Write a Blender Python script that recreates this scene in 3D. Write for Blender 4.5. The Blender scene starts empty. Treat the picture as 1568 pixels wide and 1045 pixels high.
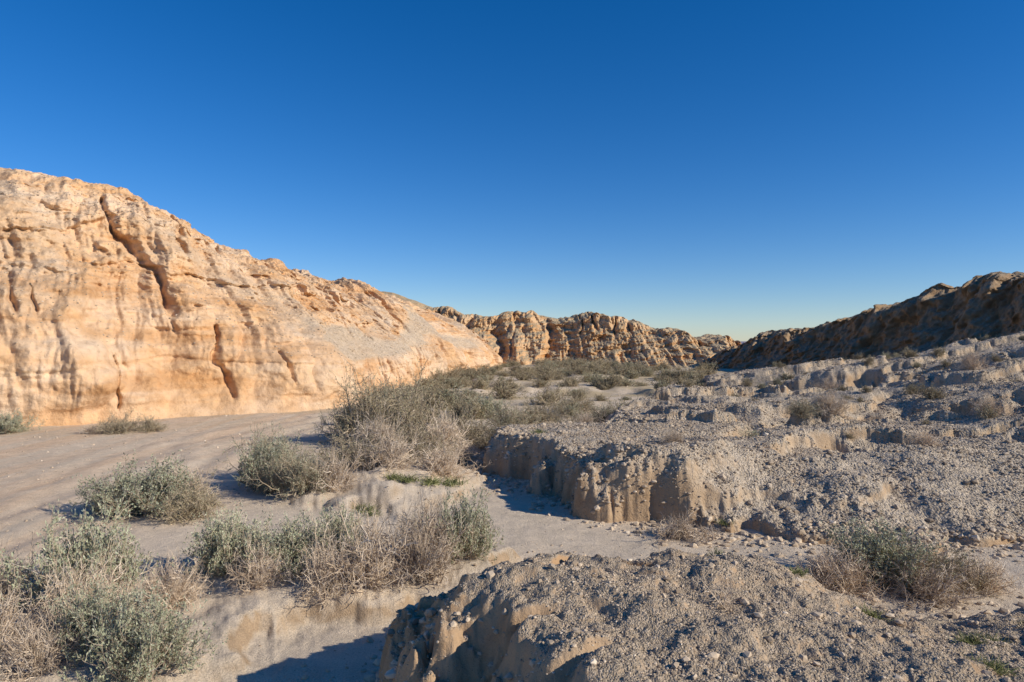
import bpy, math, numpy as np
from mathutils import Vector
rng = np.random.default_rng(7)
S = bpy.context.scene
CAMZ = 3.0

# ------------------------------------------------------------------ noise
_p = np.random.default_rng(11).permutation(256).astype(np.int64)
PERM = np.concatenate([_p, _p, _p])
_g = np.random.default_rng(5).normal(size=(256, 3)); _g /= np.linalg.norm(_g, axis=1)[:, None]
GR = _g * 1.5
def pn(x, y, z=None):
    if z is None: z = np.zeros_like(x) + 0.37
    xi = np.floor(x).astype(np.int64); yi = np.floor(y).astype(np.int64); zi = np.floor(z).astype(np.int64)
    xf = x - xi; yf = y - yi; zf = z - zi
    xi &= 255; yi &= 255; zi &= 255
    u = xf*xf*xf*(xf*(xf*6-15)+10); v = yf*yf*yf*(yf*(yf*6-15)+10); w = zf*zf*zf*(zf*(zf*6-15)+10)
    def g(a, b, c):
        h = PERM[PERM[PERM[(xi+a) & 255] + ((yi+b) & 255)] + ((zi+c) & 255)]
        G = GR[h]
        return G[..., 0]*(xf-a) + G[..., 1]*(yf-b) + G[..., 2]*(zf-c)
    x00 = g(0,0,0)*(1-u)+g(1,0,0)*u; x10 = g(0,1,0)*(1-u)+g(1,1,0)*u
    x01 = g(0,0,1)*(1-u)+g(1,0,1)*u; x11 = g(0,1,1)*(1-u)+g(1,1,1)*u
    return (x00*(1-v)+x10*v)*(1-w) + (x01*(1-v)+x11*v)*w
def fbm(x, y, z=None, o=4, gain=0.5):
    s = 0; a = 1.0; f = 1.0
    for i in range(o):
        s = s + a*pn(x*f+i*17.3, y*f+i*9.1, None if z is None else z*f+i*4.7)
        a *= gain; f *= 2.03
    return s
def billow(x, y, z=None, o=3, gain=0.5):
    s = 0; a = 1.0; f = 1.0
    for i in range(o):
        s = s + a*np.abs(pn(x*f+i*13.3, y*f+i*7.7, None if z is None else z*f+i*3.1))
        a *= gain; f *= 2.1
    return s
def sst(a, b, x):
    t = np.clip((x-a)/(b-a), 0, 1); return t*t*(3-2*t)
def sdist(x, y, poly):
    """signed distance to polygon, + inside"""
    P = np.array(poly, float); n = len(P)
    d = np.full(x.shape, 1e9); ins = np.zeros(x.shape, bool)
    for i in range(n):
        a = P[i]; b = P[(i+1) % n]; e = b-a
        t = np.clip(((x-a[0])*e[0]+(y-a[1])*e[1])/(e@e), 0, 1)
        d = np.minimum(d, np.hypot(x-a[0]-t*e[0], y-a[1]-t*e[1]))
        if abs(e[1]) > 1e-9:
            c = ((a[1] > y) != (b[1] > y)) & (x < e[0]*(y-a[1])/e[1]+a[0])
            ins ^= c
    return np.where(ins, d, -d)
def ldist(x, y, pts):
    P = np.array(pts, float); d = np.full(x.shape, 1e9)
    for i in range(len(P)-1):
        a = P[i]; e = P[i+1]-a
        t = np.clip(((x-a[0])*e[0]+(y-a[1])*e[1])/(e@e), 0, 1)
        d = np.minimum(d, np.hypot(x-a[0]-t*e[0], y-a[1]-t*e[1]))
    return d

# ------------------------------------------------------------------ mesh helpers
def mesh_obj(name, V, F, mats, midx=None, smooth=True, attrs=None, link=True):
    V = np.asarray(V, np.float32); F = np.asarray(F, np.int32)
    me = bpy.data.meshes.new(name)
    k = F.shape[1]
    me.vertices.add(len(V)); me.vertices.foreach_set("co", V.ravel())
    me.loops.add(F.size); me.loops.foreach_set("vertex_index", F.ravel())
    me.polygons.add(len(F))
    me.polygons.foreach_set("loop_start", np.arange(0, F.size, k, dtype=np.int32))
    me.polygons.foreach_set("loop_total", np.full(len(F), k, np.int32))
    if midx is not None: me.polygons.foreach_set("material_index", np.asarray(midx, np.int32))
    me.polygons.foreach_set("use_smooth", np.full(len(F), smooth, bool))
    for m in mats: me.materials.append(m)
    if attrs:
        for an, av in attrs.items():
            a = me.attributes.new(an, 'FLOAT', 'POINT'); a.data.foreach_set("value", np.asarray(av, np.float32))
    me.update(calc_edges=True)
    if not link: return me
    o = bpy.data.objects.new(name, me); S.collection.objects.link(o)
    return o
def gridfaces(nr, nc, keep=None):
    i = np.arange(nr*nc).reshape(nr, nc)
    F = np.stack([i[:-1, :-1], i[:-1, 1:], i[1:, 1:], i[1:, :-1]], -1).reshape(-1, 4)
    if keep is not None:
        k = keep[:-1, :-1] | keep[:-1, 1:] | keep[1:, 1:] | keep[1:, :-1]
        F = F[k.ravel()]
        used = np.unique(F); rem = np.full(nr*nc, -1); rem[used] = np.arange(len(used))
        return rem[F], used
    return F, None

# ------------------------------------------------------------------ materials
def NM(name):
    m = bpy.data.materials.new(name); m.use_nodes = True
    nt = m.node_tree; b = nt.nodes["Principled BSDF"]
    b.inputs["Roughness"].default_value = 0.95
    b.inputs["Specular IOR Level"].default_value = 0.1
    return m, nt, b
def N(nt, t, **kw):
    n = nt.nodes.new(t)
    for k, v in kw.items():
        if k.startswith("i_"): n.inputs[k[2:].replace("_", " ")].default_value = v
        else: setattr(n, k, v)
    return n
def noise(nt, co, scale, detail=6, rough=0.6):
    n = N(nt, "ShaderNodeTexNoise", i_Scale=scale, i_Detail=detail, i_Roughness=rough)
    nt.links.new(co, n.inputs["Vector"]); return n.outputs["Fac"]
def ramp(nt, fac, stops):
    r = nt.nodes.new("ShaderNodeValToRGB"); e = r.color_ramp.elements
    while len(e) > 1: e.remove(e[-1])
    e[0].position = stops[0][0]; e[0].color = (*stops[0][1], 1)
    for p, c in stops[1:]:
        x = e.new(p); x.color = (*c, 1)
    nt.links.new(fac, r.inputs["Fac"]); return r.outputs["Color"]
def mix(nt, fac, a, b, mode='MIX'):
    m = nt.nodes.new("ShaderNodeMix"); m.data_type = 'RGBA'; m.blend_type = mode
    for s, v in ((m.inputs[0], fac), (m.inputs[6], a), (m.inputs[7], b)):
        if isinstance(v, (int, float)): s.default_value = v
        elif isinstance(v, tuple): s.default_value = (*v, 1)
        else: nt.links.new(v, s)
    return m.outputs[2]
def G1(v): return (v, v, v)
def earth(name, dirtA, dirtB, gravA, gravB, nz0, nz1, bump=0.5, gscale=14, strata=False, fine=30, attr=False, b1d=0.06):
    m, nt, b = NM(name); L = nt.links.new
    geo = N(nt, "ShaderNodeNewGeometry"); co = geo.outputs["Position"]
    big = noise(nt, co, 0.35, 5); med = noise(nt, co, 2.2, 8, 0.65); fin = noise(nt, co, fine, 4, 0.7)
    dirt = mix(nt, ramp(nt, big, [(0.38, G1(0)), (0.62, G1(1))]), dirtA, dirtB)
    dirt = mix(nt, 1.0, dirt, ramp(nt, med, [(0.3, (0.76, 0.71, 0.66)), (0.5, (1, 1, 1)), (0.75, (1.10, 1.09, 1.06))]), 'MULTIPLY')
    if strata:
        mp = N(nt, "ShaderNodeMapping"); mp.inputs["Scale"].default_value = (0.12, 0.12, 1.2); L(co, mp.inputs["Vector"])
        st = noise(nt, mp.outputs["Vector"], 1.0, 5, 0.6)
        dirt = mix(nt, 1.0, dirt, ramp(nt, st, [(0.35, (0.86, 0.75, 0.62)), (0.5, (1, 1, 1)), (0.65, (1.03, 1.08, 1.13))]), 'MULTIPLY')
    vo = N(nt, "ShaderNodeTexVoronoi", i_Scale=gscale); L(co, vo.inputs["Vector"])
    sep = N(nt, "ShaderNodeSeparateColor"); L(vo.outputs["Color"], sep.inputs["Color"])
    grav = mix(nt, sep.outputs[0], gravA, gravB)
    grav = mix(nt, 1.0, grav, ramp(nt, fin, [(0.3, G1(0.65)), (0.6, G1(1.1))]), 'MULTIPLY')
    sx = N(nt, "ShaderNodeSeparateXYZ"); L(geo.outputs["Normal"], sx.inputs[0])
    ad = N(nt, "ShaderNodeMath", operation='MULTIPLY_ADD'); L(med, ad.inputs[0]); ad.inputs[1].default_value = 0.5
    sb = N(nt, "ShaderNodeMath", operation='SUBTRACT'); L(sx.outputs["Z"], sb.inputs[0]); sb.inputs[1].default_value = 0.25
    L(sb.outputs[0], ad.inputs[2])
    mr = N(nt, "ShaderNodeMapRange"); mr.inputs[1].default_value = nz0; mr.inputs[2].default_value = nz1; L(ad.outputs[0], mr.inputs[0])
    fac = mr.outputs[0]
    if attr:
        at = N(nt, "ShaderNodeAttribute", attribute_name="scree")
        a2 = N(nt, "ShaderNodeMath", operation='MULTIPLY_ADD'); L(med, a2.inputs[0]); a2.inputs[1].default_value = 1.2; a2.inputs[2].default_value = -0.6
        a3 = N(nt, "ShaderNodeMath", operation='ADD', use_clamp=True); L(a2.outputs[0], a3.inputs[0]); L(at.outputs["Fac"], a3.inputs[1])
        a5 = N(nt, "ShaderNodeMath", operation='MULTIPLY', use_clamp=True); L(a3.outputs[0], a5.inputs[0]); L(at.outputs["Fac"], a5.inputs[1])
        a4 = N(nt, "ShaderNodeMath", operation='MULTIPLY'); L(a5.outputs[0], a4.inputs[0]); a4.inputs[1].default_value = 0.75
        fac = a4.outputs[0]
    col = mix(nt, fac, dirt, grav)
    L(col, b.inputs["Base Color"])
    b1 = N(nt, "ShaderNodeBump"); b1.inputs["Strength"].default_value = bump; b1.inputs["Distance"].default_value = b1d
    L(med, b1.inputs["Height"])
    b2 = N(nt, "ShaderNodeBump"); b2.inputs["Strength"].default_value = bump; b2.inputs["Distance"].default_value = b1d*0.4
    L(fin, b2.inputs["Height"]); L(b1.outputs[0], b2.inputs["Normal"])
    b3 = N(nt, "ShaderNodeBump"); b3.inputs["Distance"].default_value = b1d*0.5; b3.invert = True
    ms = N(nt, "ShaderNodeMath", operation='MULTIPLY'); L(fac, ms.inputs[0]); ms.inputs[1].default_value = bump
    L(ms.outputs[0], b3.inputs["Strength"])
    L(vo.outputs["Distance"], b3.inputs["Height"]); L(b2.outputs[0], b3.inputs["Normal"])
    L(b3.outputs[0], b.inputs["Normal"])
    return m
M_cliff = earth("cliff_earth", (0.65, 0.405, 0.215), (0.71, 0.505, 0.33), (0.44, 0.36, 0.26), (0.58, 0.48, 0.36), 0.74, 0.95, 0.8, 7, True, 12, attr=True, b1d=0.12)
M_far = earth("badland_earth", (0.58, 0.345, 0.165), (0.62, 0.415, 0.24), (0.44, 0.335, 0.20), (0.52, 0.405, 0.255), 0.70, 0.95, 0.7, 3, True, 6, b1d=0.25)
M_hill = earth("hill_earth", (0.36, 0.235, 0.13), (0.40, 0.28, 0.17), (0.31, 0.24, 0.16), (0.39, 0.32, 0.225), 0.7, 0.95, 0.8, 5, False, 8, b1d=0.2)
M_terr = earth("terrace_earth", (0.44, 0.305, 0.185), (0.48, 0.36, 0.24), (0.40, 0.325, 0.235), (0.66, 0.55, 0.42), 0.36, 0.76, 0.9, 26, False, 25, b1d=0.075)
M_mound = earth("mound_earth", (0.44, 0.285, 0.16), (0.49, 0.35, 0.22), (0.37, 0.29, 0.20), (0.60, 0.485, 0.355), 0.66, 0.90, 0.9, 75, False, 60, b1d=0.035)

def sand():
    m, nt, b = NM("wash_sand"); L = nt.links.new
    geo = N(nt, "ShaderNodeNewGeometry"); co = geo.outputs["Position"]
    big = noise(nt, co, 0.25, 5); med = noise(nt, co, 3.0, 8, 0.65); fin = noise(nt, co, 60, 3, 0.7)
    c = mix(nt, ramp(nt, big, [(0.4, G1(0)), (0.62, G1(1))]), (0.69, 0.565, 0.415), (0.77, 0.63, 0.465))
    sx = N(nt, "ShaderNodeSeparateXYZ"); L(co, sx.inputs[0])
    mw = N(nt, "ShaderNodeMapRange"); mw.inputs[1].default_value = -4.5; mw.inputs[2].default_value = -8.5; L(sx.outputs["X"], mw.inputs[0])
    mp = N(nt, "ShaderNodeMapping"); mp.inputs["Rotation"].default_value = (0, 0, math.radians(32)); mp.inputs["Scale"].default_value = (1.6, 0.12, 1); L(co, mp.inputs["Vector"])
    st = noise(nt, mp.outputs["Vector"], 1.0, 4)
    wm = N(nt, "ShaderNodeMath", operation='MULTIPLY'); L(mw.outputs[0], wm.inputs[0]); L(ramp(nt, st, [(0.40, G1(0.1)), (0.62, G1(.85))]), wm.inputs[1])
    c = mix(nt, wm.outputs[0], c, (0.76, 0.54, 0.35))
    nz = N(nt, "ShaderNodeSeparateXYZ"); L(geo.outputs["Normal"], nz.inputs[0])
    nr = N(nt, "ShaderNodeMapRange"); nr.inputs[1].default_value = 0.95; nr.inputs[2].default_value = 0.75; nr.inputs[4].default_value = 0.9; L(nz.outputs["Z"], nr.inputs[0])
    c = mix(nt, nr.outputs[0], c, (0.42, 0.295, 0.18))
    c = mix(nt, 1.0, c, ramp(nt, med, [(0.3, G1(0.80)), (0.7, G1(1.06))]), 'MULTIPLY')
    c = mix(nt, 1.0, c, ramp(nt, fin, [(0.3, G1(0.68)), (0.65, G1(1.10))]), 'MULTIPLY')
    vl = N(nt, "ShaderNodeVectorMath", operation='LENGTH'); L(co, vl.inputs[0])
    f2 = N(nt, "ShaderNodeMapRange"); f2.inputs[1].default_value = 24; f2.inputs[2].default_value = 38; L(vl.outputs["Value"], f2.inputs[0])
    q = N(nt, "ShaderNodeMath", operation='MULTIPLY'); L(f2.outputs[0], q.inputs[0]); L(ramp(nt, noise(nt, co, 0.3, 6), [(0.42, G1(0)), (0.56, G1(0.8))]), q.inputs[1])
    c = mix(nt, q.outputs[0], c, (0.48, 0.37, 0.21))
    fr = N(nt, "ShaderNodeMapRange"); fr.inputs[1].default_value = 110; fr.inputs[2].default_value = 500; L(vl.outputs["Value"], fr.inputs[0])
    c = mix(nt, fr.outputs[0], c, (0.26, 0.24, 0.29))  # far ground fades to purple-grey: distance haze mixed into the base colour
    L(c, b.inputs["Base Color"])
    b1 = N(nt, "ShaderNodeBump"); b1.inputs["Strength"].default_value = 0.7; b1.inputs["Distance"].default_value = 0.06; L(med, b1.inputs["Height"])
    b2 = N(nt, "ShaderNodeBump"); b2.inputs["Strength"].default_value = 0.8; b2.inputs["Distance"].default_value = 0.018; L(fin, b2.inputs["Height"]); L(b1.outputs[0], b2.inputs["Normal"])
    L(b2.outputs[0], b.inputs["Normal"])
    return m
M_sand = sand()
def tinted(name, cols, rough=0.9):
    m, nt, b = NM(name)
    a = N(nt, "ShaderNodeAttribute", attribute_name="tint")
    oi = N(nt, "ShaderNodeObjectInfo")
    c = ramp(nt, a.outputs["Fac"], cols)
    c = mix(nt, 1.0, c, ramp(nt, oi.outputs["Random"], [(0, (0.85, 0.84, 0.82)), (1, (1.12, 1.1, 1.05))]), 'MULTIPLY')
    nt.links.new(c, b.inputs["Base Color"]); b.inputs["Roughness"].default_value = rough
    return m
M_stone = tinted("gravel_stone", [(0, (0.26, 0.20, 0.145)), (0.5, (0.50, 0.40, 0.295)), (0.85, (0.64, 0.53, 0.405)), (1, (0.76, 0.66, 0.53))])
M_dead = tinted("dead_twig", [(0, (0.28, 0.20, 0.13)), (0.5, (0.55, 0.44, 0.33)), (1, (0.80, 0.70, 0.58))])
M_brown = tinted("brown_twig", [(0, (0.16, 0.12, 0.08)), (0.5, (0.36, 0.29, 0.205)), (1, (0.56, 0.47, 0.36))])
M_leafg = tinted("saltbush_leaf", [(0, (0.18, 0.195, 0.12)), (0.5, (0.33, 0.35, 0.235)), (1, (0.51, 0.525, 0.39))])
M_leafo = tinted("olive_leaf", [(0, (0.17, 0.155, 0.085)), (0.5, (0.34, 0.305, 0.19)), (1, (0.49, 0.44, 0.30))])
M_grass = tinted("grass_blade", [(0, (0.12, 0.14, 0.05)), (0.6, (0.22, 0.24, 0.10)), (1, (0.38, 0.36, 0.20))])

# ------------------------------------------------------------------ height functions
def Gz(x, y):
    h = 0.06*fbm(x*0.18, y*0.18, o=3) + 0.022*fbm(x*1.1, y*1.1, o=3)
    f1 = fbm(x*0.9, y*0.9, o=4, gain=.5)
    wx = x+0.45*f1; wy = y+0.45*fbm(x*0.9+31, y*0.9, o=4, gain=.5)
    d = sdist(wx, wy, [(-12, 5.2), (-4.2, 5.0), (-2.7, 5.9), (-1.9, 7.2), (-0.4, 7.6), (0.4, 9.2), (-1.6, 9.9), (-5, 9.2), (-7, 8.6), (-12, 7)])
    h += 0.16*sst(-0.02, 0.22, d)*(1+0.5*f1)
    d2 = sdist(wx, wy, [(-4.1, 12.4), (-2.0, 11.5), (-0.9, 12.6), (-0.7, 15.2), (-1.6, 18.5), (-3.8, 19), (-4.3, 16), (-4.9, 14)])
    h += (0.14*sst(0, 0.2, d2) + 0.26*sst(0.2, 1.5, d2))*(1+0.5*f1)
    h += 0.035*fbm(x*4.5, y*4.5, o=4, gain=.6)*sst(-0.5, 0.2, np.maximum(d, d2))
    rr = ldist(x, y, [(-9.5, 4), (-8.2, 9), (-8.0, 14), (-9.0, 20), (-7.0, 27)])
    h += 0.030*np.sin(rr*6.0+fbm(x*.5, y*.5, o=2)*2)*sst(3.2, 1.0, rr)
    far = sst(22, 34, y)*sst(95, 70, y)*sst(-9, -3, x)
    h += far*0.28*sst(-0.05, 0.10, fbm(x*0.10+3, y*0.07, o=4))
    return h
MPOLY = [(-0.95, 6.0), (-0.95, 4.9), (-0.45, 3.4), (0.3, 1.4), (-2, -3), (22, -3), (22, 6.6), (8, 7.3), (4.4, 7.4), (2.2, 7.2), (0.3, 6.7)]
def Mz(x, y):
    wx = x+0.3*fbm(x*1.3, y*1.3, o=5, gain=.55); wy = y+0.3*fbm(x*1.3+9, y*1.3+5, o=5, gain=.55)
    d = sdist(wx, wy, MPOLY)
    rw = 0.75 + 0.9*sst(2.0, 3.8, x)
    top = 1.20 - 0.20*np.clip(y-3.3, -2, 5)*sst(1.8, 3.6, x) - 0.05*np.clip(y-3.3, -2, 5)
    top = top + 0.16*np.exp(-((x-0.5)**2/0.7+(y-5.1)**2/0.5)) + 0.14*np.exp(-((x-1.9)**2/0.4+(y-5.4)**2/0.3))
    e = np.clip(d/rw, 0, 1)
    h = top*(1-(1-e)**2.0) + 0.09*fbm(x*1.5, y*1.5, o=4, gain=.5) + 0.055*billow(x*3.2, y*3.2, o=5, gain=0.60) - 0.03
    h = h - 0.22*np.exp(-(pn(x*1.2+4, y*1.2)/0.08)**2)*sst(1.5, 0.3, d)
    h = h + 0.95*np.exp(-((x-5.9)/1.2)**2)*np.exp(-((y-4.0)/1.8)**2)  # extra lump out of view on the right, added to shade the near corner
    return np.where(d < 0, -0.5+np.maximum(d, -1), h*sst(0, 0.12, d)-0.08*(1-sst(0, 0.12, d)))
TPOLY = [(-0.7, 17.4), (0.1, 14.6), (1.1, 12.7), (2.2, 11.3), (3.6, 10.3), (7.8, 10.0), (14, 9.4), (34, 8), (40, 70), (22, 60), (15, 47), (10.6, 38), (6.8, 29), (3.6, 23.5), (1.2, 19.8)]
def Tz(x, y):
    ax = fbm(x*0.5, y*0.5, o=3, gain=.5); ay = fbm(x*0.5+9, y*0.5+5, o=3, gain=.5)
    wx = x+0.8*ax+0.10*fbm(x*3, y*3, o=3, gain=.6); wy = y+0.8*ay+0.10*fbm(x*3+40, y*3, o=3, gain=.6)
    d = sdist(wx, wy, TPOLY)
    rw = 0.52 + 3.2*sst(2.0, 5.5, x)*sst(20, 12, y) + 0.25*ax
    e = np.clip(d/np.maximum(rw, .25), 0, 1)
    rise = 0.022*np.clip(x-3.5, 0, 30) + 0.19*np.clip(x-10.5, 0, 16)*(1-0.80*sst(26, 46, y))
    st = (0.60 + rise)*(1-0.5*sst(34, 48, y))
    bn = (1-0.5*sst(28, 46, y))
    st = st + bn*(0.30*sst(-0.05, 0.0, fbm(wx*0.07+5, wy*0.17+2, o=3)) + 0.26*sst(0.07, 0.115, fbm(wx*0.08+15, wy*0.2+9, o=3)))
    wd = 1+0.7*fbm(x*0.5+60, y*0.5, o=3)
    dep = sst(-0.25, 0.1, fbm(x*0.25+33, y*0.25, o=2))
    for pts, w_, dp in (([(2.2, 20.9), (4, 19.0), (5.2, 19.8), (6.5, 18.0), (8.0, 18.8), (9.2, 17.4), (11, 18.2), (12.6, 16.4), (15, 17.6), (18, 15.8), (24, 16)], .80, .90),
                       ([(6, 30), (9, 28.0), (10.5, 29), (12, 26.8), (16, 25.5), (18, 23.5), (22, 24.5)], 1.0, .80),
                       ([(5.5, 24.6), (7, 22.8), (8.5, 23.8), (10, 21.6), (13, 22.4), (15, 20.2), (19, 20.6)], .8, .70),
                       ([(9.6, 22.0), (8.2, 19.5), (7.0, 17.2), (5.2, 15.6), (3.6, 14.9)], .45, .34),
                       ([(15.5, 12.5), (12.6, 14.2), (11, 13.9), (9.0, 14.8), (7.6, 14.2), (6.6, 14.6)], .42, .36)):
        gd = ldist(wx, wy, pts)
        st = st - dp*(.35+.65*dep)*np.exp(-(gd/(w_*np.maximum(wd, .3)))**3.6)
    sp = 1.9-0.7*sst(2.0, 5.5, x)
    h = st*(1-(1-e)**sp) + 0.09*fbm(x*0.6, y*0.6, o=5, gain=.5) + 0.05*billow(x*1.7, y*1.7, o=5, gain=0.62) - 0.04
    h = h + 0.05*fbm(x*3.4, y*3.4, o=3, gain=.6)*sst(1.3, 0.2, d)
    return np.where(d < 0, -0.5+np.maximum(d, -1), h*sst(0, 0.15, d)-0.15*(1-sst(0, 0.15, d)))
def Z(x, y):
    x = np.atleast_1d(np.asarray(x, float)); y = np.atleast_1d(np.asarray(y, float))
    return np.maximum(Gz(x, y), np.maximum(Mz(x, y), Tz(x, y)))

def polar(name, fn, r0, r1, nr, a0, a1, na, mat, floor=None, angs=None):
    r = np.geomspace(r0, r1, nr); a = np.radians(np.linspace(a0, a1, na)) if angs is None else np.radians(angs)
    R, A = np.meshgrid(r, a, indexing='ij')
    X = R*np.sin(A); Y = R*np.cos(A); H = fn(X, Y)
    V = np.stack([X, Y, H], -1).reshape(-1, 3)
    keep = None if floor is None else (H > floor)
    F, used = gridfaces(nr, len(a), keep)
    F = F[:, ::-1]
    if used is not None: V = V[used]
    return mesh_obj(name, V, F, [mat])
angs = np.concatenate([np.linspace(-180, -52, 40, endpoint=False), np.linspace(-52, 52, 800, endpoint=False), np.linspace(52, 180, 41)])
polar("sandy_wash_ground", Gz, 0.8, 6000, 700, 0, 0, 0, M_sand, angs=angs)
polar("dirt_mound", Mz, 1.8, 9.5, 480, -30, 62, 900, M_mound, floor=-0.35)
polar("gravel_terrace", Tz, 9, 66, 640, -5, 55, 1000, M_terr, floor=-0.35)

# ------------------------------------------------------------------ lofted cliffs
TT = None
def cr(P, t):
    P = np.array(P, float); n = len(P)
    Q = np.vstack([2*P[0]-P[1], P, 2*P[-1]-P[-2]])
    i = np.clip(np.floor(t).astype(int), 0, n-2); f = (t-i)[:, None]
    a, b, c, d = Q[i], Q[i+1], Q[i+2], Q[i+3]
    return 0.5*((2*b)+(-a+c)*f+(2*a-5*b+4*c-d)*f*f+(-a+3*b-3*c+d)*f**3)
def loft(name, foot, crest, prof, nt_, nv, disp, crestn, mat):
    global TT
    t0 = np.linspace(0, len(foot)-1, 600)
    pf = cr(foot, t0); pc = cr(crest, t0); pm = (pf+pc)/2
    s0 = np.concatenate([[0], np.cumsum(np.linalg.norm(np.diff(pm, axis=0), axis=1)/np.maximum(np.linalg.norm(pm[1:, :2], axis=1), 5))])
    sm0 = np.concatenate([[0], np.cumsum(np.linalg.norm(np.diff(pm, axis=0), axis=1))])
    t = np.interp(np.linspace(0, s0[-1], nt_), s0, t0)
    s = np.interp(t, t0, sm0)
    f = cr(foot, t); c = cr(crest, t)
    prof = np.array(prof)
    L = np.concatenate([[0], np.cumsum(np.linalg.norm(np.diff(prof[:, 1:], axis=0), axis=1))])
    u = np.linspace(0, L[-1], nv)
    v = np.interp(u, L, prof[:, 0]); A = np.interp(u, L, prof[:, 1]); B = np.interp(u, L, prof[:, 2])
    k = np.ones(9)/9
    A = np.convolve(np.pad(A, 4, mode='edge'), k, 'valid'); B = np.convolve(np.pad(B, 4, mode='edge'), k, 'valid')
    D = c-f
    X = f[:, 0][None]+A[:, None]*D[:, 0][None]; Y = f[:, 1][None]+A[:, None]*D[:, 1][None]
    Zz = f[:, 2][None]+B[:, None]*D[:, 2][None]
    n = np.hypot(D[:, 0], D[:, 1]); Nx = -D[:, 0]/n; Ny = -D[:, 1]/n
    SS = np.broadcast_to(s[None], X.shape); VV = np.broadcast_to(v[:, None], X.shape); TT = np.broadcast_to(t[None], X.shape)
    r = disp(SS, VV, X, Y, Zz)
    d, dz = r[0], r[1]
    X = X+Nx[None]*d; Y = Y+Ny[None]*d; Zz = Zz+dz+crestn(SS)*sst(0.3, 1, VV)
    V = np.stack([X, Y, Zz], -1).reshape(-1, 3)
    F, _ = gridfaces(nv, nt_)
    return mesh_obj(name, V, F, [mat], attrs={"scree": r[2].ravel()} if len(r) > 2 else None), V.reshape(nv, nt_, 3)

def crack(n, w): return np.exp(-(n/w)**2)
# authored crevices on the cliff: (control index along the cliff, height fraction) polylines, half width m, depth m
CREV = [([(3.36, .97), (3.30, .84), (3.27, .70)], .22, .9), ([(2.72, .90), (2.80, .72), (2.95, .65), (3.05, .60), (3.08, .48), (3.13, .38)], .24, .9),
        ([(3.36, .34), (3.33, .22), (3.38, .06)], .18, .5), ([(2.03, .48), (2.07, .34)], .18, .6), ([(2.16, .46), (2.2, .36)], .12, .4),
        ([(4.14, .95), (4.15, .80)], .25, 1.1), ([(4.36, .90), (4.42, .74)], .28, 1.2), ([(4.62, .82), (4.70, .66)], .28, 1.1),
        ([(2.72, .20), (2.73, .05)], .10, .35), ([(3.70, .24), (3.72, .12)], .13, .35), ([(5.2, .85), (5.3, .6)], .4, 1.2),
        ([(5.7, .8), (5.75, .5)], .5, 1.2), ([(3.72, .95), (3.66, .82)], .2, .9)]
def dispL(s, v, x, y, z):
    w = sst(-0.05, 0.12, v)*sst(1.35, 0.9, v)
    wob = 0.5*fbm(s*0.25, z*0.3, o=3)
    band = fbm(s*0.09+40, v*1.2, o=4)
    sc = sst(27, 38, s+6*band)*sst(80, 60, s)*sst(0.24, 0.38, v+0.15*band)*sst(0.64, 0.48, v+0.2*band)
    sc2 = sst(0.2, 0.42, fbm(s*0.14+9, v*2.5, o=4))*0.6
    rough = 1-0.75*sc
    d = 1.8*fbm(s*0.10+1, z*0.08, v*0.3, o=3)*w
    d += w*rough*1.5*(np.abs(pn(s*0.22+wob*.8, z*0.07+2, x*0+1.3))-0.25)
    d += w*rough*0.75*(np.abs(pn(s*0.62+wob*1.2, z*0.16+7, x*0+4.3))-0.2)
    msk = sst(-0.2, 0.2, fbm(s*0.12+70, z*0.2, o=2))
    d += w*rough*0.36*msk*np.abs(pn(s*1.6+wob*1.8, z*0.34+7, x*0+8.3))
    d += w*rough*0.17*msk*np.abs(pn(s*3.6+wob*2.5, z*0.7+7, x*0+1.3))
    upr = sst(.30, .55, v)
    d += w*(0.11+(0.08+0.13*upr)*rough)*fbm(x*0.9, y*0.9, z*1.2, o=6, gain=0.59)
    d += w*rough*0.45*sst(-0.04, 0.04, fbm(s*0.15, z*0.40+3, o=5))*sst(.40, .62, v)
    d += w*rough*0.10*sst(-0.05, 0.04, fbm(s*0.12+30, z*0.9+3, o=4))
    jx = 0.32*fbm(s*0.8, z*0.8, o=4); jy = 0.3*fbm(s*0.8+20, z*0.8, o=4)
    wid = 0.72+0.9*fbm(s*0.9+8, z*0.9, o=2)
    for P, hw, dp in CREV:
        Q = [(a*9.0, b*10.0) for a, b in P]
        dd = ldist(TT*9.0+jx, v*10.0+jy, Q)
        d -= dp*np.exp(-(dd/(hw*np.maximum(wid, .25)))**2)
    d -= 0.8*np.exp(-((TT-2.33)/0.13)**2-((v-.74)/.05)**4)
    dz = 0.35*fbm(x*0.5, y*0.5, o=5, gain=.55)*sst(0.5, 1, v)
    return d, dz, np.clip(sc*1.2+sc2, 0, 1)
profL = [(-0.1, -0.06, -0.12), (0, 0, 0.0), (0.1, 0.03, 0.12), (0.22, 0.07, 0.25), (0.4, 0.20, 0.41), (0.6, 0.42, 0.60), (0.75, 0.60, 0.77), (0.9, 0.84, 0.91), (1.0, 1.0, 1.0), (1.3, 1.5, 1.03), (1.8, 2.4, 0.9)]
footL = [(-30, 17, 0), (-23.8, 21, 0), (-17.7, 23.5, 0), (-13.5, 26.5, 0), (-7.9, 31, 0), (-6.6, 42, 0), (-6.0, 54, 0), (-2.9, 70, 0), (-1.5, 79, 0), (-1.5, 86, 0)]
crestL = [(-42, 24, 12.6), (-34, 30, 11.9), (-25.6, 34, 11.4), (-20.7, 37, 10.5), (-16.8, 42, 8.6), (-14.6, 53, 7.5), (-13.6, 62, 7.9), (-12.6, 74, 6.8), (-8.0, 86, 4.7), (-3.4, 95, 2.2)]
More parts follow.
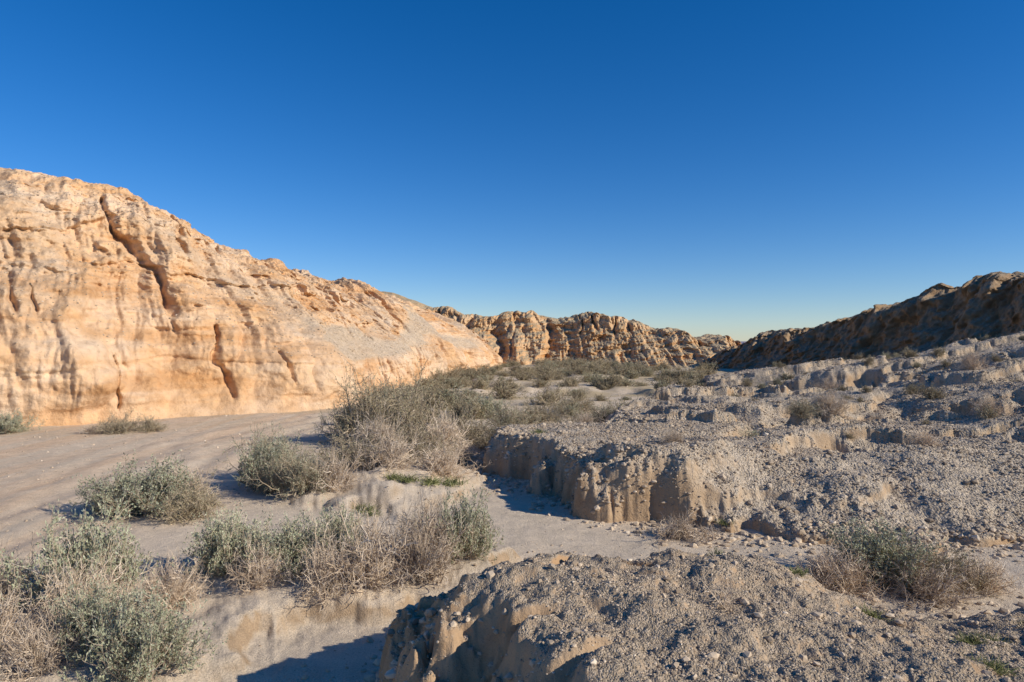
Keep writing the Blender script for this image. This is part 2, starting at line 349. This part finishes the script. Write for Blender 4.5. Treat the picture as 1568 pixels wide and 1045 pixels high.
_, VL = loft("sandstone_cliff", footL, crestL, profL, 1500, 520, dispL, lambda s: 0.40*fbm(s*0.3, s*0+2, o=5, gain=.55)+0.3*sst(-.05, .05, fbm(s*0.12, s*0+8, o=2)), M_cliff)

def dispF(s, v, x, y, z):
    w = sst(-0.05, 0.12, v)*sst(1.12, 0.92, v)
    wob = 0.45*fbm(s*0.22, z*0.25, o=4)
    r = np.abs(pn(s*0.11+wob*0.4, z*0.03+2, x*0+1.3))
    r2 = np.abs(pn(s*0.27+wob*.7, z*0.08+9, x*0+6.3))
    r3 = np.abs(pn(s*0.75+wob*1.2, z*0.16+9, x*0+3.3))
    r4 = np.abs(pn(s*1.9+wob*2, z*0.3+9, x*0+7.3))
    amp = 0.25+1.0*np.clip(1-v, 0, 1)
    d = w*(7.0*(r-0.25)*(0.3+amp*.7) + 4.8*(r2-0.2)*amp + 1.8*(r3-0.2)*amp + 0.6*r4*amp)
    d += w*0.8*fbm(x*0.6, y*0.6, z*0.8, o=5, gain=.6)
    d -= w*1.4*crack(pn(s*0.35+wob, z*0.08+30, x*0+9.2), 0.07)*sst(0.55, 0.85, v)
    dz = 0.6*fbm(x*0.25, y*0.25, o=5, gain=.5)*sst(0.5, 1, v)
    return d, dz
profF = [(-0.1, -0.10, -0.15), (0, 0, 0.0), (0.25, 0.28, 0.20), (0.5, 0.52, 0.46), (0.7, 0.70, 0.67), (0.85, 0.82, 0.84), (0.95, 0.88, 0.96), (1.0, 1.0, 1.0), (1.3, 1.9, 1.02), (1.8, 4.5, 0.5)]
footF = [(-22, 94, 0), (-12.7, 88, 0), (-4.7, 84, 0), (0.5, 83, 0), (5.6, 81, 0), (14, 76, 0), (19.3, 71, 0), (23.0, 70, 0), (27.0, 76, 0), (30, 85, 0)]
crestF = [(-22, 108, 8.6), (-13, 104, 7.9), (-4.8, 99, 7.0), (0.9, 98, 7.2), (6.0, 96, 6.2), (14.7, 91, 5.8), (20.4, 86, 4.1), (25.4, 84, 3.4), (29.8, 90, 2.4), (32, 95, 1.2)]
loft("eroded_badland_ridge", footF, crestF, profF, 1300, 340, dispF, lambda s: 0.8*fbm(s*0.18, s*0+2, o=5, gain=.5)+0.3*billow(s*0.5, s*0+7, o=2), M_far)

def dispB(s, v, x, y, z):
    w = sst(-0.05, 0.2, v)*sst(1.3, 0.9, v)
    d = w*(2.5*(np.abs(pn(s*0.09, z*0.05+3, x*0+.3))-0.2)+1.0*fbm(x*0.2, y*0.2, z*0.2, o=4))
    return d, 0.5*fbm(x*0.12, y*0.12, o=4)*sst(0.3, 1, v)
loft("distant_hill", [(-60, 112, 0), (-40, 112, 0), (-22, 116, 0), (-8, 118, 0), (6, 120, 0)],
     [(-70, 145, 16), (-45, 142, 14.5), (-25.5, 138, 13.2), (-12, 134, 8.4), (3, 132, 3.0)],
     [(-.1, -.1, -.1), (0, 0, 0), (.5, .5, .55), (1, 1, 1), (1.3, 1.6, 1.0), (1.8, 2.6, .4)], 400, 150, dispB, lambda s: 0.3*fbm(s*0.1, s*0+2, o=4), M_far)

def dispR(s, v, x, y, z):
    w = sst(-0.05, 0.15, v)*sst(1.2, 0.9, v)
    wob = 0.4*fbm(s*0.3, z*0.3, o=3)
    d = w*(4.2*(np.abs(pn(s*0.11+wob*.5, z*0.05+2, x*0+5.3))-0.2)+1.6*(np.abs(pn(s*0.40+wob, z*0.14+2, x*0+7.3))-0.2)+0.5*np.abs(pn(s*1.3+wob, z*0.4+2, x*0+2.3)))
    d += w*0.9*fbm(x*0.5, y*0.5, z*0.6, o=6, gain=.6)
    return d, 0.5*fbm(x*0.4+7, y*0.4, o=5, gain=.55)*sst(0.2, 1, v)
loft("shaded_hill", [(18.6, 70, -0.5), (19.6, 61, -0.4), (20.6, 52, 0.0), (21.6, 45, 0.3), (22.2, 39.5, 0.6), (22.8, 32, 1.0), (22.6, 23, 1.4), (23, 12, 1.6)],
     [(22.0, 76, 1.4), (24.6, 69, 3.3), (27.6, 60, 4.0), (28.4, 51, 5.5), (30.2, 45.5, 6.9), (30.0, 38, 6.6), (28.6, 27, 5.5), (28.5, 14, 4.6)],
     [(-.1, -.06, -.25), (0, 0, 0), (.3, .36, .2), (.6, .64, .6), (.85, .80, .92), (1, 1, 1), (1.3, 1.8, 1.02), (1.8, 3.4, .3)], 1000, 280, dispR,
     lambda s: 0.55*fbm(s*0.20+3, s*0+2, o=5, gain=.55)+0.3*sst(-.04, .04, fbm(s*.15, s*0+3, o=2)), M_hill)

# ------------------------------------------------------------------ stones
phi = (1+5**.5)/2
ICO = np.array([(-1,phi,0),(1,phi,0),(-1,-phi,0),(1,-phi,0),(0,-1,phi),(0,1,phi),(0,-1,-phi),(0,1,-phi),(phi,0,-1),(phi,0,1),(-phi,0,-1),(-phi,0,1)], float)/math.hypot(1, phi)
ICF = np.array([(0,11,5),(0,5,1),(0,1,7),(0,7,10),(0,10,11),(1,5,9),(5,11,4),(11,10,2),(10,7,6),(7,1,8),(3,9,4),(3,4,2),(3,2,6),(3,6,8),(3,8,9),(4,9,5),(2,4,11),(6,2,10),(8,6,7),(9,8,1)])
VAR = []
for i in range(40):
    q = rng.normal(size=(3, 3)); q, _ = np.linalg.qr(q)
    v = (ICO*(1+rng.normal(0, 0.16, (12, 1))))@q * np.array([1, rng.uniform(.6, .95), rng.uniform(.4, .75)])
    VAR.append(v)
VAR = np.array(VAR)
def stones(name, x, y, z, size):
    n = len(x); k = rng.integers(0, 40, n); a = rng.uniform(0, 6.283, n)
    v = VAR[k]*size[:, None, None]
    c, s_ = np.cos(a)[:, None], np.sin(a)[:, None]
    X = v[..., 0]*c-v[..., 1]*s_+x[:, None]; Y = v[..., 0]*s_+v[..., 1]*c+y[:, None]; Q = v[..., 2]+(z+size*0.12)[:, None]
    V = np.stack([X, Y, Q], -1).reshape(-1, 3)
    F = (ICF[None]+(np.arange(n)*12)[:, None, None]).reshape(-1, 3)
    tint = np.repeat(np.clip(rng.beta(2.0, 2.4, n), 0, 1), 12)
    return mesh_obj(name, V, F, [M_stone], smooth=False, attrs={"tint": tint})
def scat(n, xr, yr, fn, thr, smin, smax, p=2.5, clump=None):
    x = rng.uniform(*xr, n); y = rng.uniform(*yr, n)
    z = fn(x, y); g = Gz(x, y); k = z > g+thr
    if clump is not None:
        k &= (fbm(x*clump, y*clump, o=3) + rng.normal(0, .25, n)) > -0.05
    x, y, z = x[k], y[k], z[k]
    return x, y, z, smin+(smax-smin)*rng.random(len(x))**p
def cat(L): return [np.concatenate(a) for a in zip(*L)]
x, y, z, s = cat([scat(90000, (-1.3, 7), (1.8, 7.6), Mz, 0.02, 0.0035, 0.013, 2, 1.2), scat(2600, (-1.3, 7), (1.8, 7.6), Mz, 0.02, 0.010, 0.042, 3)])
stones("mound_gravel", x, y, z, s)
x, y, z, s = cat([scat(115000, (-1, 16), (9.5, 22), Tz, 0.05, 0.010, 0.036, 2.2, 0.9), scat(50000, (3, 30), (20, 50), Tz, 0.05, 0.022, 0.08, 3, 0.5), scat(2500, (-1, 16), (9.5, 22), Tz, 0.02, 0.03, 0.08, 2)])
stones("terrace_gravel", x, y, z, s)
n = 30000; r = 4*(60/4)**rng.random(n); a = np.radians(rng.uniform(-48, 44, n)); x = r*np.sin(a); y = r*np.cos(a)
k = (fbm(x*0.5, y*0.5, o=3)+rng.normal(0, .3, n) > 0.1) & ((Mz(x, y) < 0) & (Tz(x, y) < 0)); x, y, r = x[k], y[k], r[k]
s = (0.004+0.018*rng.random(len(x))**4)*(0.6+r/14)
xb = rng.uniform(-2.4, 9, 70000); yb = rng.uniform(5, 22, 70000)
wd = np.maximum(sdist(xb, yb, TPOLY), sdist(xb, yb, MPOLY)); kb = (wd > -1.1*rng.random(70000)**2) & (wd < 0.4); xb, yb = xb[kb][:13000], yb[kb][:13000]
x = np.r_[x, xb]; y = np.r_[y, yb]; s = np.r_[s, 0.008+0.07*rng.random(len(xb))**4]
stones("wash_pebbles", x, y, Z(x, y), s)
iv = rng.integers(70, 420, 30000); it = rng.integers(200, 1150, 30000)
pv = VL[iv, it]; up = VL[np.minimum(iv+3, 519), it]
sl = (up[:, 2]-pv[:, 2])/np.maximum(np.hypot(up[:, 0]-pv[:, 0], up[:, 1]-pv[:, 1]), 1e-4)
k = (sl < 0.9) & (sl > -0.6); pv = pv[k]
stones("cliff_scree", pv[:, 0], pv[:, 1], pv[:, 2], 0.015+0.05*rng.random(len(pv))**4)

# ------------------------------------------------------------------ shrubs
def nrm(v): return v/np.maximum(np.linalg.norm(v, axis=-1, keepdims=True), 1e-9)
def growth(st, dr, ln, nseg, wig, up, R):
    n = len(st); P = np.zeros((n, nseg+1, 3)); P[:, 0] = st; d = nrm(dr)
    for i in range(nseg):
        d = nrm(d + R.normal(0, wig, (n, 3)) + np.array([0, 0, up]))
        P[:, i+1] = P[:, i] + d*(ln/nseg)[:, None]
    return P
def kids(P, k, ln, spread, R, lo=0.25):
    n, m, _ = P.shape
    f = R.uniform(lo, 1, (n, k))*(m-1); i = np.minimum(f.astype(int), m-2); fr = (f-i)[..., None]
    ii = np.arange(n)[:, None]
    a = P[ii, i]; b = P[ii, i+1]; st = a*(1-fr)+b*fr; d = nrm(b-a)
    d = nrm(d+R.normal(0, spread, d.shape))
    return st.reshape(-1, 3), d.reshape(-1, 3)
def tubes(P, r0, r1):
    n, m, _ = P.shape
    T = nrm(np.gradient(P, axis=1)); A = nrm(np.cross(T, np.array([0.3, 0.5, 0.81]))); B = np.cross(T, A)
    rad = (r0[:, None]*(1-np.linspace(0, 1, m)[None])+r1[:, None]*np.linspace(0, 1, m)[None])[..., None]
    ring = [P+rad*(math.cos(a)*A+math.sin(a)*B) for a in (0, 2.094, 4.189)]
    V = np.stack(ring, 2).reshape(-1, 3)
    idx = np.arange(n*m*3).reshape(n, m, 3)
    F = np.concatenate([np.stack([idx[:, :-1, j], idx[:, :-1, (j+1) % 3], idx[:, 1:, (j+1) % 3], idx[:, 1:, j]], -1).reshape(-1, 4) for j in range(3)])
    return V, F
def shrub_mesh(name, seed, stems, k1, k2, leaves, leaf, tw, lf, height=0.8, wig=0.22, up=0.03, thick=1.0, spread=0.5, upright=0.0):
    R = np.random.default_rng(seed)
    az = R.uniform(0, 6.283, stems); el = np.arccos(np.clip(R.uniform(0.02+upright, 1, stems), 0, 1))
    dr = np.stack([np.sin(el)*np.cos(az), np.sin(el)*np.sin(az), np.cos(el)+0.08], -1)
    ln = R.uniform(0.55, 1.0, stems)*(1.0/np.sqrt((np.sin(el))**2+(np.cos(el)/height)**2))
    lump = 0.75+0.45*np.abs(np.sin(az*1.5+seed)*np.cos(az*2.3+seed*2)); ln *= lump
    st = np.stack([R.normal(0, .10, stems), R.normal(0, .10, stems), np.full(stems, -0.04)], -1)
    P0 = growth(st, dr, ln, 6, wig*0.6, up, R)
    s1, d1 = kids(P0, k1, None, spread, R, 0.2); l1 = R.uniform(0.15, 0.42, len(s1))
    P1 = growth(s1, d1, l1, 4, wig, up*1.5, R)
    s2, d2 = kids(P1, k2, None, spread*1.3, R, 0.15); l2 = R.uniform(0.05, 0.17, len(s2))
    P2 = growth(s2, d2, l2, 2, wig*1.2, up, R)
    ti = []; o = 0; Vs = []; Fs = []
    for P, a, b in ((P0, .011, .004), (P1, .0045, .002), (P2, .0024, .0011)):
        n = len(P); r = thick*a*R.uniform(.7, 1.3, n); V, F = tubes(P, r, np.full(n, thick*b))
        Vs.append(V); Fs.append(F+o); o += len(V)
        ti.append(np.repeat(np.clip(R.normal(0.55, .22, n), 0, 1), P.shape[1]*3))
    nb = sum(len(f) for f in Fs)
    if leaves > 0:
        s3, d3 = kids(P2, leaves, None, 0.8, R, 0.0)
        n = len(s3); L = leaf*R.uniform(.6, 1.4, n)[:, None]; W = L*0.22
        sd = nrm(np.cross(d3, R.normal(size=(n, 3))))
        q = np.stack([s3, s3+d3*L*.5+sd*W, s3+d3*L, s3+d3*L*.5-sd*W], 1).reshape(-1, 3)
        Vs.append(q); Fs.append(np.arange(n*4).reshape(n, 4)+o)
        hgt = np.clip(s3[:, 2]/height, 0, 1)
        ti.append(np.repeat(np.clip(R.normal(0.45, .2, n)+0.15*hgt, 0, 1), 4))
    V = np.concatenate(Vs); F = np.concatenate(Fs); mi = np.zeros(len(F), int); mi[nb:] = 1
    return mesh_obj(name, V, F, [tw, lf], midx=mi, smooth=False, attrs={"tint": np.concatenate(ti)}, link=False)
PR = {
 'salt': [shrub_mesh("saltbush_mesh", 1+i, 60, 10, 6, 5, 0.038, M_dead, M_leafg, 0.75, wig=.18, up=.10, spread=.45, thick=.9) for i in range(2)],
 'dead': [shrub_mesh("dead_shrub_mesh", 21+i, 50, 9, 5, 0, 0, M_dead, M_dead, 0.65, wig=.32, up=.02, spread=.6, thick=1.3) for i in range(3)],
 'mixed': [shrub_mesh("creosote_mesh", 41+i, 55, 9, 6, 3, 0.026, M_brown, (M_leafo if i < 2 else M_leafg), 0.8, wig=.26, up=.03, spread=.55, thick=1.2) for i in range(3)],
 'far': [shrub_mesh("scrub_mesh", 61+i, 36, 7, 4, 3, 0.05, M_brown, (M_leafo if i < 3 else M_leafg), 0.6, wig=.25, up=.04, spread=.6, thick=2.0) for i in range(4)],
 'twig': [shrub_mesh("dry_branch_mesh", 81+i, 12, 5, 3, 0, 0, M_dead, M_dead, 0.7, wig=.35, up=.0, spread=.7, thick=1.5) for i in range(2)],
}
NMN = {'salt': 'saltbush', 'dead': 'dead_shrub', 'mixed': 'creosote_shrub', 'twig': 'dry_branches'}
def put(kind, x, y, w, h, rot=None, parent=None, name=None, base=None):
    me = PR[kind][rng.integers(len(PR[kind]))]
    o = bpy.data.objects.new(name or NMN[kind], me); S.collection.objects.link(o)
    hz = {'salt': .75, 'dead': .65, 'mixed': .8, 'far': .6, 'twig': .7}[kind]
    o.location = (x, y, float(Z(x, y)[0]) if base is None else base)
    o.scale = (w/2.0, w/2.0*rng.uniform(.85, 1.1), h/hz)
    o.rotation_euler = (0, 0, rng.uniform(0, 6.28) if rot is None else rot)
    if parent: o.parent = parent
    return o
L = [
 ('salt', -3.15, 5.85, 1.15, .58), ('salt', -3.75, 6.2, .9, .5), ('dead', -4.7, 6.1, 1.4, .65), ('dead', -4.1, 5.9, 1.0, .45), ('dead', -5.2, 5.9, 1.3, .6), ('dead', -4.3, 6.9, 1.3, .6),
 ('salt', -4.7, 7.6, 1.4, .85), ('dead', -5.6, 7.4, 1.2, .75), ('dead', -3.7, 7.4, 1.0, .5),
 ('salt', -3.5, 8.4, 1.4, .6), ('salt', -2.75, 8.3, 1.3, .55), ('dead', -2.9, 7.8, 1.0, .45), ('salt', -2.2, 8.6, 1.0, .62),
 ('dead', -1.65, 7.9, 1.7, .76), ('dead', -1.05, 8.1, 1.5, .78), ('dead', -2.1, 7.7, 1.0, .55), ('salt', -0.6, 8.9, 1.2, .70), ('dead', -1.1, 8.8, 1.4, .75),
 ('salt', -6.2, 11.8, 1.9, .8), ('mixed', -5.5, 11.6, 1.5, .65), ('salt', -6.9, 12.0, 1.2, .5), ('dead', -6.0, 12.4, 1.6, .7),
 ('salt', -4.9, 13.6, 1.6, .85), ('mixed', -5.1, 14.6, 1.8, 1.05), ('mixed', -4.4, 13.3, 1.4, .8),
 ('mixed', -3.9, 12.7, 1.5, .8), ('dead', -3.4, 12.9, 1.4, .7), ('mixed', -3.4, 14.6, 2.2, .8), ('dead', -2.5, 14.0, 2.2, .75), ('dead', -1.5, 14.3, 1.8, .6), ('mixed', -2.1, 15.6, 2.2, .75), ('dead', -3.2, 16.2, 2.2, .8), ('dead', -1.3, 16.4, 1.8, .6),
 ('mixed', -4.1, 19.8, 3.2, 1.9), ('mixed', -2.9, 19.2, 3.0, 1.5), ('mixed', -3.4, 21.2, 3.2, 2.0), ('dead', -1.9, 18.3, 2.2, .9), ('mixed', -1.6, 19.9, 2.4, 1.2), ('mixed', -4.9, 20.8, 2.0, 1.2), ('mixed', -0.4, 19.0, 1.8, .7),
 ('mixed', -12.9, 22.4, 1.6, .65), ('mixed', -12.1, 22.8, 1.3, .5), ('salt', -16.6, 22.4, 1.6, .6), ('dead', -13.7, 22.2, 1.2, .3),
 ('salt', 4.7, 8.6, 1.8, .6), ('dead', 4.0, 8.3, 1.3, .48), ('dead', 5.2, 8.6, 1.5, .5), ('dead', 4.9, 8.0, 1.5, .4), ('dead', 3.8, 8.4, 1.0, .4), ('mixed', 5.3, 8.4, 1.3, .5), ('dead', 5.7, 8.3, 1.2, .4),
 ('twig', 2.4, 10.5, 1.5, .5), ('twig', 3.0, 10.4, 1.2, .4), ('dead', 2.6, 10.5, .8, .35),
 ('dead', 8.0, 17.2, 1.4, .55), ('mixed', 7.2, 17.0, 1.0, .4), ('dead', 15.5, 23, 1.4, .6), ('dead', 12.5, 27, 2.0, .6), ('dead', 8.2, 13.6, .9, .3), ('dead', 11.4, 16.4, 1.2, .45), ('dead', 3.4, 14.4, .9, .3),
 ('twig', 1.45, 4.7, .45, .30), ('mixed', 1.7, 21.5, 2.2, .8), ('mixed', 3.4, 24.5, 2.4, .8), ('dead', 2.4, 23, 2, .7), ('mixed', -0.2, 22.5, 2.2, .9),
 ('mixed', .9, 25.5, 2.4, .8), ('salt', -1.0, 27, 2.0, .7), ('mixed', 2.6, 29, 2.4, .8), ('dead', -5.6, 24.5, 1.8, .8),
]
for a in L: put(*a)
scrub = bpy.data.objects.new("desert_scrub", None); S.collection.objects.link(scrub)
cnt = 0
while cnt < 390:
    d = 26+56*rng.random()**0.8; tx = rng.uniform(-.20, .30)
    x = tx*d; y = d
    lim = -7.5+max(0, (d-30))*0.08
    if x < lim+0.8 or (d > 66 and x > 12) or (Tz(np.array([x]), np.array([y]))[0] > .2 and rng.random() < .75) or fbm(np.array([x*.12]), np.array([y*.08]), o=2)[0] < -0.1 and rng.random() < .85: continue
    s_ = rng.uniform(.6, 2.4); put('far', x, y, s_, s_*rng.uniform(.22, .40), parent=scrub, name="scrub_clump"); cnt += 1
for i in range(150):
    x = rng.uniform(5, 24); y = rng.uniform(13, 50)
    if Tz(np.array([x]), np.array([y]))[0] < .3: continue
    s_ = rng.uniform(.25, .9); put('far', x, y, s_, s_*.4, parent=scrub, name="scrub_clump")
def tuft(seed):
    R = np.random.default_rng(seed); n = 130
    az = R.uniform(0, 6.283, n); t = R.uniform(.1, 1.1, n)
    dr = np.stack([np.sin(t)*np.cos(az), np.sin(t)*np.sin(az), np.cos(t)], -1)
    P = growth(np.stack([R.normal(0, .25, n), R.normal(0, .25, n), np.full(n, -.02)], -1), dr, R.uniform(.3, .9, n), 3, .15, -.05, R)
    V, F = tubes(P, np.full(n, .022), np.full(n, .004))
    return mesh_obj("grass_mesh", V, F, [M_grass], smooth=False, attrs={"tint": np.repeat(R.random(n), 12)}, link=False)
TF = [tuft(3), tuft(4)]
for x, y, w in [(2.75, 5.3, .2), (2.3, 5.5, .14), (3.5, 5.0, .2), (2.75, 3.9, .16), (3.1, 4.6, .16), (1.8, 5.9, .16), (-2.6, 12.0, .35), (-2.4, 11.8, .25), (-1.6, 13.2, .4), (-1.2, 13.4, .4), (-2.0, 13.2, .35), (-2.3, 13.3, .3), (3.9, 4.3, .25), (3.6, 3.9, .2), (4.1, 5.3, .2), (.6, 15.6, .25), (3.4, 10.9, .2)]:
    o = bpy.data.objects.new("grass_tuft", TF[rng.integers(2)]); S.collection.objects.link(o)
    o.location = (x, y, float(Z(x, y)[0])); o.scale = (w, w, w*.6); o.rotation_euler = (0, 0, rng.uniform(0, 6))

# ------------------------------------------------------------------ light, sky, camera
D = Vector((0.93, -0.37, 0)).normalized(); EL = math.radians(28)
sd = Vector((D.x*math.cos(EL), D.y*math.cos(EL), math.sin(EL)))
sl_ = bpy.data.lights.new("sun", 'SUN'); sl_.energy = 5.0; sl_.angle = math.radians(0.5); sl_.color = (1, 0.915, 0.785)
so = bpy.data.objects.new("sun", sl_); S.collection.objects.link(so); so.rotation_euler = sd.to_track_quat('Z', 'Y').to_euler(); so.location = (30, -20, 40)
w = bpy.data.worlds.new("World"); S.world = w; w.use_nodes = True; nt = w.node_tree
bg = nt.nodes["Background"]; sky = nt.nodes.new("ShaderNodeTexSky"); sky.sky_type = 'NISHITA'; sky.sun_disc = False
sky.sun_elevation = EL; sky.sun_rotation = math.atan2(D.x, D.y); sky.altitude = 900; sky.air_density = 1.0; sky.dust_density = 0.1; sky.ozone_density = 2.0
mc = mix(nt, 1.0, sky.outputs[0], (0.82, 0.91, 1.14), 'MULTIPLY')
hs = nt.nodes.new("ShaderNodeHueSaturation"); hs.inputs["Saturation"].default_value = 1.28; hs.inputs["Value"].default_value = 1.0
nt.links.new(mc, hs.inputs["Color"]); nt.links.new(hs.outputs[0], bg.inputs["Color"]); bg.inputs["Strength"].default_value = 0.105
cam = bpy.data.cameras.new("camera"); co = bpy.data.objects.new("camera", cam); S.collection.objects.link(co)
co.location = (0, 0, CAMZ); co.rotation_euler = (math.radians(90), 0, 0); cam.lens = 24; cam.sensor_width = 36; cam.clip_end = 20000
S.camera = co
S.view_settings.view_transform = 'Standard'; S.view_settings.look = 'None'; S.view_settings.exposure = 0
